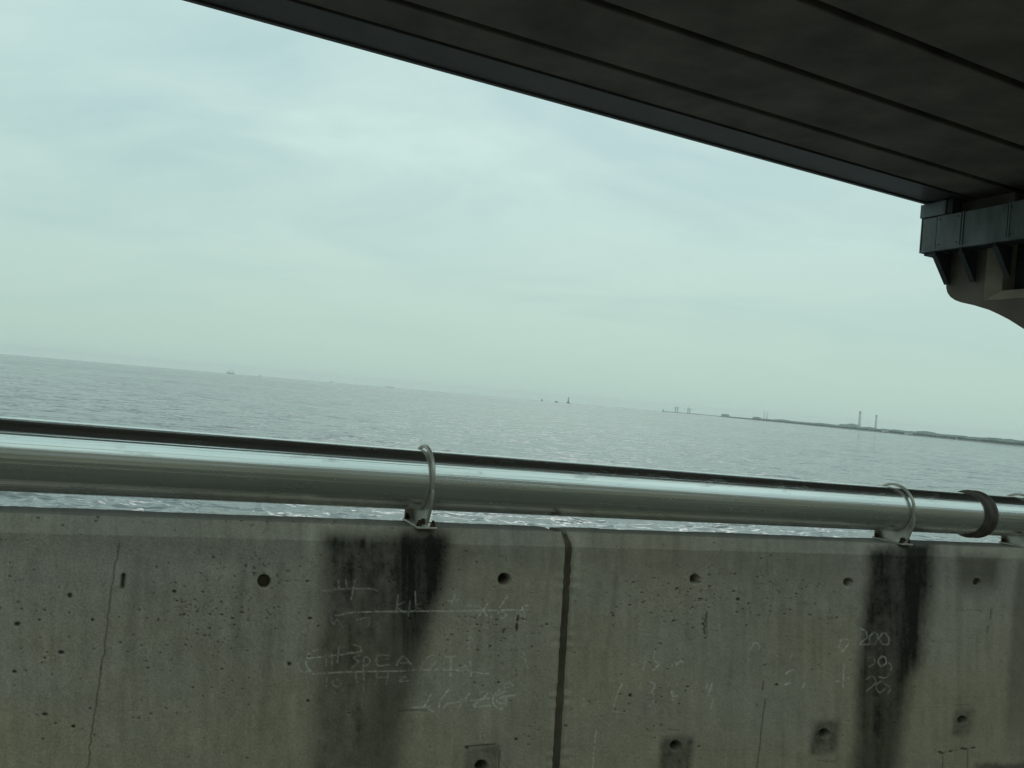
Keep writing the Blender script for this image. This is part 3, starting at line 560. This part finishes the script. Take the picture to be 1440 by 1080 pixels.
# ------------------------------------------------------------------ added barrier across the lower road, never seen directly, made to shape the pipe's reflection
nb = empty('reflection_barrier', PW(0, -6.0, -1.545)); tag(nb, 'added unseen panelled barrier shaping the reflection in the pipe', 'barrier')
bm = bm_new(); box(bm, PW, -60, 90, -6.2, -5.8, -1.545, -0.45, .02); bm_obj('reflection_plinth', bm, m_refl_barrier, nb)
pmesh = None
for k in range(-10, 16):
    bm = bm_new(); box(bm, PW, k * 4 - 1.9, k * 4 + 1.9, -6.06, -5.94, -0.45, 2.6, .02); bm_obj('reflection_panel', bm, m_refl_barrier, nb)
    bm = bm_new(); box(bm, PW, k * 4 - 1.9, k * 4 + 1.9, -6.03, -5.97, 2.62, 5.1, .01); bm_obj('reflection_pale_panel', bm, m_pale, nb)
    bm = bm_new(); box(bm, PW, k * 4 + 1.92, k * 4 + 2.08, -6.1, -5.9, -0.45, 5.2, .01); bm_obj('reflection_post', bm, m_gusset, nb)

# ------------------------------------------------------------------ upper viaduct
H = 4.60
deck = empty('viaduct_deck', P(0, 6, H)); tag(deck, 'dark concrete viaduct deck overhead, soffit panels parted by grooves', 'viaduct')
T_IN = 1.0
SA, SE = -46.0, 15.0
def PD(s, t, z): return P(s, t + (0.006 * (s - 11) if t > 9.7 else 0), z)      # the outer edge flares a little along the span
def deck_span(sa, sb, parent):
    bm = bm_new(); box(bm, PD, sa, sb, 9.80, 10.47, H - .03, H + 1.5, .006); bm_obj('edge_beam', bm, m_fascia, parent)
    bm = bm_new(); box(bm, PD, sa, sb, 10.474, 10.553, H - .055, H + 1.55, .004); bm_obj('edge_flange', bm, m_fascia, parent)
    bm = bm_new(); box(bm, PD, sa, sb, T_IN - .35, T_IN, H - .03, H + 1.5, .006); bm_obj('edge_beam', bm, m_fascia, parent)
    edges = [9.795, 9.035, 7.70, 6.365, 5.03, 3.695, 2.36, T_IN + .005]
    for a, c in zip(edges, edges[1:]):
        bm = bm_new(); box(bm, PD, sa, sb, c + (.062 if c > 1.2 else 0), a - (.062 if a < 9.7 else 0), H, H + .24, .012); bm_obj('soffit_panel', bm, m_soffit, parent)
    bm = bm_new(); box(bm, PD, sa, sb, T_IN + .01, 9.79, H + .243, H + .6); bm_obj('slab', bm, m_slab, parent)
deck_span(SA, SE, deck)
deck_span(15.3, 75.0, deck)

# pier head with its inspection gangway
pier = empty('viaduct_pier', P(15.1, 5.6, -EYE)); tag(pier, 'concrete pier head with curved underside and grey steel gangway under the viaduct', 'pier')
SF, SBK = 14.10, 16.1                    # faces of the concrete head
curve = [(10.30, 3.30), (10.30, 3.06), (10.285, 2.90), (10.25, 2.80), (10.18, 2.71), (10.08, 2.64), (9.95, 2.585), (9.67, 2.505), (9.38, 2.40), (9.18, 2.30), (8.99, 2.195), (8.71, 2.01), (8.40, 1.76), (8.0, 1.36), (7.6, 0.85), (7.3, 0.3), (7.1, -0.4), (7.0, -1.3), (7.0, -2.0)]
mir = lambda pts: [(11.0 - t, z) for t, z in pts]
# recess opening in the outer face: rim, splayed edge, dark sheet as the shade inside
RT0, RT1, RZ0, RZ1 = 9.50, 7.25, 2.58, 3.95
head = [(10.30, 4.28)] + curve + mir(curve)[::-1] + [(0.70, 4.28)]
bm = bm_new()
# solid head built as a swept outline behind the recess depth, plus a front skin with the opening
prism(bm, head, lambda u, v, w: P(w, u, v), SF + .55, SBK)
bm_obj('pier_head', bm, m_pier, pier)
bm = bm_new()
def skin(pts): prism(bm, pts, lambda u, v, w: P(w, u, v), SF, SF + .549)
def under(t): 
    c = sorted(curve[1:]); return float(np.interp(t, [p[0] for p in c], [p[1] for p in c]))
cpts = [p for p in curve if p[0] > RT0]
skin([(10.30, 4.28)] + cpts + [(RT0, under(RT0)), (RT0, 4.28)])                                              # seaward cheek
low = [p for p in curve if RT1 < p[0] < RT0]
skin([(RT0 - .001, RZ0)] + [(RT0 - .001, under(RT0))] + low + [(RT1, under(RT1)), (RT1, RZ0)])               # below the opening
skin([(RT0 - .001, 4.28), (RT0 - .001, RZ1), (RT1, RZ1), (RT1, 4.28)])                                       # above
rest = [p for p in curve if p[0] < RT1]
skin([(RT1 - .001, 4.28), (RT1 - .001, under(RT1))] + rest + mir(curve)[::-1] + [(0.70, 4.28)])
bm_obj('pier_face', bm, m_pier, pier)
# lighter splayed rim set into the opening
bm = bm_new(); dpt, ins = 0.16, 0.23
o_ = [(RT0 - .003, RZ0 + .003), (RT1 + .003, RZ0 + .003), (RT1 + .003, RZ1 - .003), (RT0 - .003, RZ1 - .003)]
i_ = [(RT0 - ins, RZ0 + ins * .85), (RT1 + ins, RZ0 + ins * .85), (RT1 + ins, RZ1 - ins), (RT0 - ins, RZ1 - ins)]
VO = [bm.verts.new(Vector(P(SF - .004, *p))) for p in o_]; VI = [bm.verts.new(Vector(P(SF + dpt, *p))) for p in i_]; VB = [bm.verts.new(Vector(P(SF + .54, *p))) for p in i_]; VC = [bm.verts.new(Vector(P(SF + .54, *p))) for p in o_]
for k in range(4):
    j = (k + 1) % 4
    for a, c in ((VO, VI), (VI, VB), (VB, VC), (VC, VO)): bm.faces.new([a[k], a[j], c[j], c[k]])
bm_obj('recess_rim', bm, m_frame, pier)
bm = bm_new(); box(bm, P, SF + .53, SF + .545, RT1 + .2, RT0 - .2, RZ0 + .15, RZ1 - .2); bm_obj('recess_shade', bm, m_gusset, pier)  # dark sheet standing for shade deep in the opening
# column to the sea bed
bm = bm_new(); lathe(bm, [(1.5, -3.0), (1.5, EYE - 1.9)], (P(15.1, 5.5, -EYE), (0, 0, 1), D, NO), 40); bm_obj('column', bm, m_pier, pier, False)
# bearing pedestals between head and deck
for ta, tb in ((9.05, 10.15), (6.9, 7.9), (3.1, 4.1), (0.85, 1.9)):
    bm = bm_new(); box(bm, P, SF + .02, SF + .8, ta, tb, 4.283, 4.596, .02); bm_obj('bearing_seat', bm, m_pier, pier)
bm = bm_new(); box(bm, P, SF + .3, SBK - .05, 0.75, 9.79, 4.281, 4.594); bm_obj('end_diaphragm', bm, m_gusset, pier)
bm = bm_new(); box(bm, P, SF - .01, SF + .6, 10.16, 10.46, 4.283, 4.566); bm_obj('end_block', bm, m_gusset, pier)
bm = bm_new(); box(bm, P, SF + .3, SF + .7, 9.792, 10.15, 4.283, 4.566); bm_obj('end_block', bm, m_gusset, pier)
# gangway casing: sheet panels on a frame
gang = empty('inspection_gangway', (0, 0, 0)); gang.location = Vector(P(13.85, 9.0, 3.5)) - pier.location; gang.parent = pier
S0 = 13.60
divs = [10.545, 10.225, 9.715, 8.835, 7.95, 7.05, 6.15, 5.25]
Z0_, Z1_ = 3.575, 4.245
bm = bm_new(); box(bm, P, S0 + .03, SF - .002, 5.2, 10.53, Z0_ + .01, Z1_ - .02); bm_obj('floor_box', bm, m_gusset, gang)
for k, (a, c) in enumerate(zip(divs, divs[1:])):
    g = .008; pr = (.012, 0.0, .010, .002, .01, .0, .01)[k]
    bm = bm_new(); box(bm, P, S0 + pr, S0 + pr + .015, c + g, a - g, Z0_ + .028, Z1_ - (.012 if k != 3 else .0), .004)
    pn = bm_obj('casing_panel', bm, m_panel, gang)
    if k in (1, 3):
        for tt in (a - .07, c + .07):
            for zz_ in (Z0_ + .09, Z1_ - .08):
                bm = bm_new(); lathe(bm, [(.016, 0), (.016, .006), (.009, .010)], (P(S0 + pr, tt, zz_), -D, NO, np.array([0, 0, 1.0])), 8); bm_obj('rivet', bm, m_rust, pn)
for t_ in (9.70, 8.82):                                                                  # cover strips over the seams
    bm = bm_new(); box(bm, P, S0 - .012, S0 + .004, t_ - .035, t_ - .004, Z0_ - .03, Z1_ + .0, .003); bm_obj('seam_strip', bm, m_panel, gang)
bm = bm_new(); box(bm, P, S0 - .016, S0 + .07, 5.2, 10.55, Z0_ - .022, Z0_ + .024, .004); bm_obj('bottom_rail', bm, m_panel, gang)
bm = bm_new(); box(bm, P, S0 + .0, SF + .25, 10.548, 10.566, Z0_ - .02, Z1_ + .01, .003); bm_obj('end_panel', bm, m_panel, gang)
bm = bm_new(); box(bm, P, S0 - .012, S0 + .30, 10.06, 10.60, Z1_ + .012, 4.525, .006); bm_obj('end_cover', bm, m_panel, gang)
bm = bm_new(); box(bm, P, S0 + .02, S0 + .28, 9.93, 10.04, Z1_ + .012, 4.54, .004); bm_obj('end_post', bm, m_gusset, gang)
bm = bm_new(); box(bm, P, S0 + .06, SF - .004, 10.20, 10.50, Z0_ - .075, Z0_ - .024, .004); bm_obj('cross_beam', bm, m_gusset, gang)
for t_ in (10.235, 9.70, 9.03, 8.36, 7.69, 7.02):
    bm = bm_new(); prism(bm, [(S0 + .015, Z0_ - .024), (SF - .003, Z0_ - .024), (SF - .003, 2.96), (SF - .06, 2.96), (S0 + .015, Z0_ - .10)], lambda u, v, w: P(u, w, v), t_ - .012, t_ + .012); gs = bm_obj('gusset_plate', bm, m_gusset, gang)
    bm = bm_new(); 
    add_hex(bm, [P(S0 + .012, t_ - .05, Z0_ - .104), P(S0 + .012, t_ + .05, Z0_ - .104), P(SF - .06, t_ + .05, 2.956), P(SF - .06, t_ - .05, 2.956), P(S0 + .004, t_ - .05, Z0_ - .10), P(S0 + .004, t_ + .05, Z0_ - .10), P(SF - .068, t_ + .05, 2.956 - .006), P(SF - .068, t_ - .05, 2.956 - .006)])
    bm_obj('flange', bm, m_gusset, gs)

# ------------------------------------------------------------------ far shore, works and shipping
def far(x, dist, y=560):
    """point on the sea at that bearing (photo column x near the horizon) and distance"""
    v = ray(x, 497 + .0868 * x); az = math.atan2(v[0], v[1]); return np.array([math.sin(az) * dist, math.cos(az) * dist, sea_z(dist)])
R_ = random.Random(5)
# low wooded shore: a sheet of land with a ragged canopy line
shore_px = [(984, 6600), (1010, 5900), (1030, 5300), (1066, 4700), (1110, 4300), (1150, 3900), (1185, 3600), (1220, 3350), (1250, 3150), (1290, 2900), (1330, 2750), (1380, 2550), (1440, 2380), (1500, 2250), (1700, 2000)]
xs = np.arange(984, 1700, 1.5); ds = np.interp(xs, [p[0] for p in shore_px], [p[1] for p in shore_px])
bm = bm_new(); rows_ = []
for k, (x, d_) in enumerate(zip(xs, ds)):
    p = far(x, d_); back = far(x, d_ + 2600 - min(1500, (x - 984) * 0)); bw = far(x, d_ + 60)
    q = []
    for pt, z in ((p, -0.6), (p * np.array([1.004, 1.004, 1]), 2.2), (bw, 3.4), (back, 3.4), (back, -1.0)):
        q.append(bm.verts.new(Vector((pt[0], pt[1], pt[2] + z))))
    rows_.append(q)
for A_, B_ in zip(rows_, rows_[1:]):
    for k in range(4): bm.faces.new([A_[k], B_[k], B_[k + 1], A_[k + 1]])
tag(bm_obj('far_shore', bm, m_rock), kind='structure')
# the wood on it: thousands of small crowns reading as one mass
bm = bm_new()
def crown(bm, c, w, h):
    seg = 6; o = R_.random() * 6
    ring = lambda r, z: [bm.verts.new(Vector((c[0] + math.cos(o + k * 6.283 / seg) * r * R_.uniform(.8, 1.2), c[1] + math.sin(o + k * 6.283 / seg) * r * R_.uniform(.8, 1.2), c[2] + z))) for k in range(seg)]
    a, b_ = ring(w * .8, 0), ring(w, h * .55); t_ = bm.verts.new(Vector((c[0], c[1], c[2] + h)))
    for k in range(seg):
        bm.faces.new([a[k], a[(k + 1) % seg], b_[(k + 1) % seg], b_[k]]); bm.faces.new([b_[k], b_[(k + 1) % seg], t_])
for k in range(2600):
    x = R_.uniform(1015, 1560); d_ = float(np.interp(x, [p[0] for p in shore_px], [p[1] for p in shore_px])) + 40 + 260 * R_.random() ** 1.5
    hh = (8 + 5 * R_.random()) * (0.9 + 0.05 * math.sin(x * .05) + .05 * math.sin(x * .13 + 2)) * (0.5 if x < 1060 else 1.0)
    if hh < 2: continue
    p = far(x, d_); p[2] += 2.5; crown(bm, p, R_.uniform(6, 13), hh * 1.15)
tag(bm_obj('far_wood', bm, m_land), 'low dark green wood along the hazy far shore', 'wood', kind='stuff')
def shed(x, d_, w, dp, h, mat, label, roof=None, name='waterfront_shed'):
    c = far(x, d_); rad = c[:2] / np.linalg.norm(c[:2]); tan = np.array([rad[1], -rad[0]])
    pt = lambda u, v, z: np.array([*(c[:2] + tan * u + rad * v), c[2] + 2.0 + z])
    root = empty(name, pt(0, 0, 0)); tag(root, label, 'building', 'buildings on the far shore')
    bm = bm_new(); prism(bm, [(-w / 2, 0), (w / 2, 0), (w / 2, h), (-w / 2, h)], lambda u, v, q: pt(u, q, v), 0, dp); wl_ = bm_obj('wall', bm, mat, root)
    bm = bm_new(); prism(bm, [(-w / 2 - .5, h + .02), (w / 2 + .5, h + .02), (w / 2 + .5, h + .6), (0, h + h * .22 + .6), (-w / 2 - .5, h + .6)], lambda u, v, q: pt(u, q, v), -.5, dp + .5); bm_obj('roof', bm, roof or m_grey, root)
    for k in range(3):
        u = (-.3 + .3 * k) * w; bm = bm_new(); prism(bm, [(u - w * .05, 0), (u + w * .05, 0), (u + w * .05, h * .55), (u - w * .05, h * .55)], lambda a, v, q: pt(a, q, v), -.25, -.02); bm_obj('door', bm, m_grey if mat is m_shed else m_hull, root)
    return root
shed(1247, 3180, 34, 20, 7, m_shed, 'small white shed at the shoreline just right of the two chimneys', m_shed)
shed(1281, 2960, 38, 20, 6, m_shed, 'long white shed at the shoreline, second from the two chimneys', m_shed)
shed(1350, 2700, 20, 14, 6, m_shed, 'tiny white shed at the shoreline, rightmost of the white ones', m_shed)
shed(1186, 4300, 40, 26, 16, m_grey, 'low grey works block just left of the tall chimneys')
shed(1198, 4700, 60, 36, 22, m_grey, 'grey power station hall at the foot of the left chimney')
shed(1222, 4600, 60, 30, 13, m_grey, 'grey works hall between and right of the two chimneys')
shed(1155, 4300, 70, 30, 12, m_grey, 'grey shed far left of the chimneys on the hazy shore')
shed(1100, 4800, 90, 30, 13, m_grey, 'wide grey block on the shore, mid way to the point')
shed(1064, 5200, 50, 30, 16, m_grey, 'grey block standing near the thin mast on the shore')
shed(1020, 6000, 60, 30, 18, m_grey, 'faint grey block near the tip of the far shore')
shed(1302, 3100, 60, 30, 14, m_grey, 'grey block in the wood right of the white sheds')
shed(1420, 2600, 40, 24, 12, m_grey, 'grey block in the wood nearest the picture edge')
def chimney(x, d_, h, r_, label):
    c = far(x, d_); c[2] += 2; root = empty('chimney', c); tag(root, label, 'chimney', 'power station chimneys')
    fr_ = (c, (0, 0, 1), (1, 0, 0), (0, 1, 0))
    bm = bm_new(); lathe(bm, [(r_ * 1.5, 0), (r_ * 1.15, h * .35), (r_, h * .93), (r_ * .98, h)], fr_, 20); bm_obj('shaft', bm, m_stack, root, True)
    for a, b_ in ((.70, .78), (.86, .93)):
        bm = bm_new(); lathe(bm, [(r_ * 1.05, h * a), (r_ * 1.04, h * b_)], fr_, 20); bm_obj('painted_band', bm, m_band, root, True)
    bm = bm_new(); lathe(bm, [(r_ * 1.5, h * .945), (r_ * 1.5, h * .955)], fr_, 20); bm_obj('platform', bm, m_grey, root)
chimney(1208, 4900, 104, 6.0, 'left and thicker of the two tall hazy chimneys on the far shore')
chimney(1231, 5000, 92, 4.8, 'right and thinner of the two tall hazy chimneys on the far shore')
def mast(x, d_, h, r_, label, cat='mast', name='lattice_mast'):
    c = far(x, d_); c[2] += 2; root = empty(name, c); tag(root, label, cat)
    for a in range(3):
        q = np.array([math.cos(a * 2.094), math.sin(a * 2.094), 0]) * r_
        bm = bm_new(); lathe(bm, [(r_ * .28, 0), (r_ * .2, h)], (c + q, np.array([0, 0, 1.0]) - q / h * .85, (1, 0, 0), (0, 1, 0)), 6); bm_obj('leg', bm, m_grey, root)
    for k in range(1, 7):
        bm = bm_new(); lathe(bm, [(r_ * (1.2 - k * .14), h * k / 7), (r_ * (1.2 - k * .14), h * k / 7 + 1.0)], (c, (0, 0, 1), (1, 0, 0), (0, 1, 0)), 6); bm_obj('brace', bm, m_grey, root)
mast(1078, 4900, 55, 3.0, 'thin faint mast on the shore left of the chimneys')
mast(1074, 5400, 70, 2.6, 'taller thin faint mast beside another on the far shore')
def crane(x, d_, h, label):
    c = far(x, d_); c[2] += 2; root = empty('harbour_crane', c); tag(root, label, 'crane', 'faint cranes at the end of the shore')
    t_ = h * .13
    for sx in (-1, 1):
        for sy in (-1, 1):
            bm = bm_new(); lathe(bm, [(2.2, 0), (1.8, h * .62)], (c + np.array([sx * t_, sy * t_, 0]), (0, 0, 1), (1, 0, 0), (0, 1, 0)), 6); bm_obj('leg', bm, m_grey, root)
    bm = bm_new(); lathe(bm, [(2.6, h * .6), (1.2, h)], (c, (0, 0, 1), (1, 0, 0), (0, 1, 0)), 6); bm_obj('tower', bm, m_grey, root)
    bm = bm_new(); add_hex(bm, [c + np.array([u * h * .32, v, z]) for z in (h * .6, h * .66) for u, v in ((-1, -3), (1.4, -3), (1.4, 3), (-1, 3))]); bm_obj('boom', bm, m_grey, root)
crane(951, 6300, 62, 'left of two faint cranes on the hazy sea horizon'); crane(968.5, 6200, 58, 'right of two faint cranes on the hazy sea horizon')
# low breakwater running out from the point
bm = bm_new(); prev = None
for x in np.arange(934, 990, 2.0):
    d_ = np.interp(x, [934, 990], [6250, 6500]); a, b_ = far(x, d_), far(x, d_ + 26); hh = 4.5 + R_.uniform(-1, 2)
    cur = [bm.verts.new(Vector((q[0], q[1], q[2] + z))) for q, z in ((a, -1), (a * [1.001, 1.001, 1], hh), (b_, hh), (b_ * [1.001, 1.001, 1], -1))]
    if prev:
        for k in range(3): bm.faces.new([prev[k], cur[k], cur[k + 1], prev[k + 1]])
    else: bm.faces.new(cur)
    prev = cur
bm.faces.new(prev[::-1])
tag(bm_obj('breakwater', bm, m_rock, None, False, tuple(far(960, 6300))), 'low grey breakwater reaching left from the far shore', 'breakwater')

def ship(x, d_, L, W, hull_h, label, house=(.30, .12, .9), masts=(), cat='ship', name='cargo_ship', turn=0.0, hm=None, group=None):
    c = far(x, d_); rad = c[:2] / np.linalg.norm(c[:2]); tan = np.array([rad[1], -rad[0]])
    ca, sa = math.cos(turn), math.sin(turn); ex, ey = tan * ca + rad * sa, -tan * sa + rad * ca
    pt = lambda u, v, z: np.array([*(c[:2] + ex * u + ey * v), c[2] + z])
    root = empty(name, pt(0, 0, 0)); tag(root, label, cat, group)
    bm = bm_new()
    dk = [(-L / 2, -W * .42), (L * .30, -W / 2), (L * .45, -W * .28), (L / 2, 0), (L * .45, W * .28), (L * .30, W / 2), (-L / 2, W * .42)]
    lo = [(u * .94, v * .8) for u, v in dk]
    A_ = [bm.verts.new(Vector(pt(u, v, -hull_h * .25))) for u, v in lo]; B_ = [bm.verts.new(Vector(pt(u, v, hull_h + (hull_h * .25 if u > L * .4 else 0)))) for u, v in dk]
    bm.faces.new(A_[::-1]); bm.faces.new(B_)
    for k in range(7): bm.faces.new([A_[k], A_[(k + 1) % 7], B_[(k + 1) % 7], B_[k]])
    bm_obj('hull', bm, hm or m_hull, root)
    if house:
        px_, lw, hh = house; bm = bm_new()
        add_hex(bm, [pt(u, v, z) for z in (hull_h, hull_h + hh) for u, v in ((-L * px_ - L * lw / 2, -W * .4), (-L * px_ + L * lw / 2, -W * .4), (-L * px_ + L * lw / 2, W * .4), (-L * px_ - L * lw / 2, W * .4))]); hs = bm_obj('deckhouse', bm, m_white, root)
        bm = bm_new(); add_hex(bm, [pt(u, v, z) for z in (hull_h + hh * .68, hull_h + hh * .82) for u, v in ((-L * px_ - L * lw * .52, -W * .41), (-L * px_ + L * lw * .52, -W * .41), (-L * px_ + L * lw * .52, W * .41), (-L * px_ - L * lw * .52, W * .41))]); bm_obj('window_band', bm, m_hull, hs)
    for u, h, r_ in masts:
        bm = bm_new(); lathe(bm, [(r_, 0), (r_ * .6, h)], (pt(u * L, 0, hull_h), (0, 0, 1), (1, 0, 0), (0, 1, 0)), 8); ms = bm_obj('mast', bm, m_hull, root)
        bm = bm_new(); lathe(bm, [(r_ * .5, 0), (r_ * .4, h * .7)], (pt(u * L, 0, hull_h + h * .3), np.array([*(ex * .8), .6]), (0, 0, 1), np.array([*ey, 0])), 6); bm_obj('derrick', bm, m_hull, ms)
    return root
ship(324, 10200, 100, 20, 12, 'faint work ship with two masts on the left horizon', (.36, .14, 14), ((-.10, 54, 3.0), (.28, 38, 2.6)), turn=.3)
ship(366, 11500, 40, 12, 9, 'tiny faint boat right of the masted work ship', (.1, .4, 12), ())
ship(466, 11500, 44, 12, 9, 'tiny faint boat on the horizon between the work ship and the long hull', (.2, .3, 12), ())
ship(548, 11500, 120, 20, 9, 'long low faint ship on the horizon above the first bracket', (.38, .1, 10), ())
ship(782.5, 5600, 24, 8, 7, 'small dark boat left of the offshore tower', (.1, .5, 4), (), 'boat', 'fishing_boat')
# channel markers and the offshore tower
def marker(x, d_, h, r_, label, base_r, cat='beacon', name='channel_beacon'):
    c = far(x, d_); root = empty(name, c); tag(root, label, cat); fr_ = (c, (0, 0, 1), (1, 0, 0), (0, 1, 0))
    bm = bm_new(); lathe(bm, [(base_r * .9, -1.5), (base_r, 1.0), (base_r, h * .16), (base_r * .8, h * .19)], fr_, 14); bm_obj('base', bm, m_hull, root)
    bm = bm_new(); lathe(bm, [(r_ * 1.5, h * .19), (r_, h * .86)], fr_, 10); bm_obj('tower', bm, m_hull, root, True)
    bm = bm_new(); lathe(bm, [(r_ * 1.9, h * .86), (r_ * 1.9, h * .875), (r_ * 1.1, h * .88), (r_ * 1.1, h * .96), (r_ * .2, h)], fr_, 10); bm_obj('lantern', bm, m_grey, root)
marker(799, 6000, 52, 3.2, 'thin dark offshore tower on a low base, mid horizon', 14, 'tower', 'offshore_tower')
marker(762, 5800, 17, 3.6, 'small dark beacon left of the small boat on the mid horizon', 6)
marker(932.5, 5600, 20, 2.6, 'small dark beacon off the left end of the breakwater', 5)

# ------------------------------------------------------------------ sea haze
bm = bm_new(); add_hex(bm, [(sx * 19000, sy * 19000, z) for z in (-32, 125) for sx, sy in ((-1, -1), (1, -1), (1, 1), (-1, 1))])
m_haze = bpy.data.materials.new('sea_haze'); m_haze.use_nodes = True; nt = m_haze.node_tree; nt.nodes.clear()
ho = nt.nodes.new('ShaderNodeOutputMaterial'); hv = nt.nodes.new('ShaderNodeVolumePrincipled'); nt.links.new(hv.outputs[0], ho.inputs['Volume'])
hv.inputs['Color'].default_value = (0.985, 1.0, 0.992, 1); hv.inputs['Density'].default_value = 0.62e-4; hv.inputs['Anisotropy'].default_value = 0.2
tag(bm_obj('haze', bm, m_haze), 'thin pale sea haze over the whole bay', 'haze', kind='stuff')
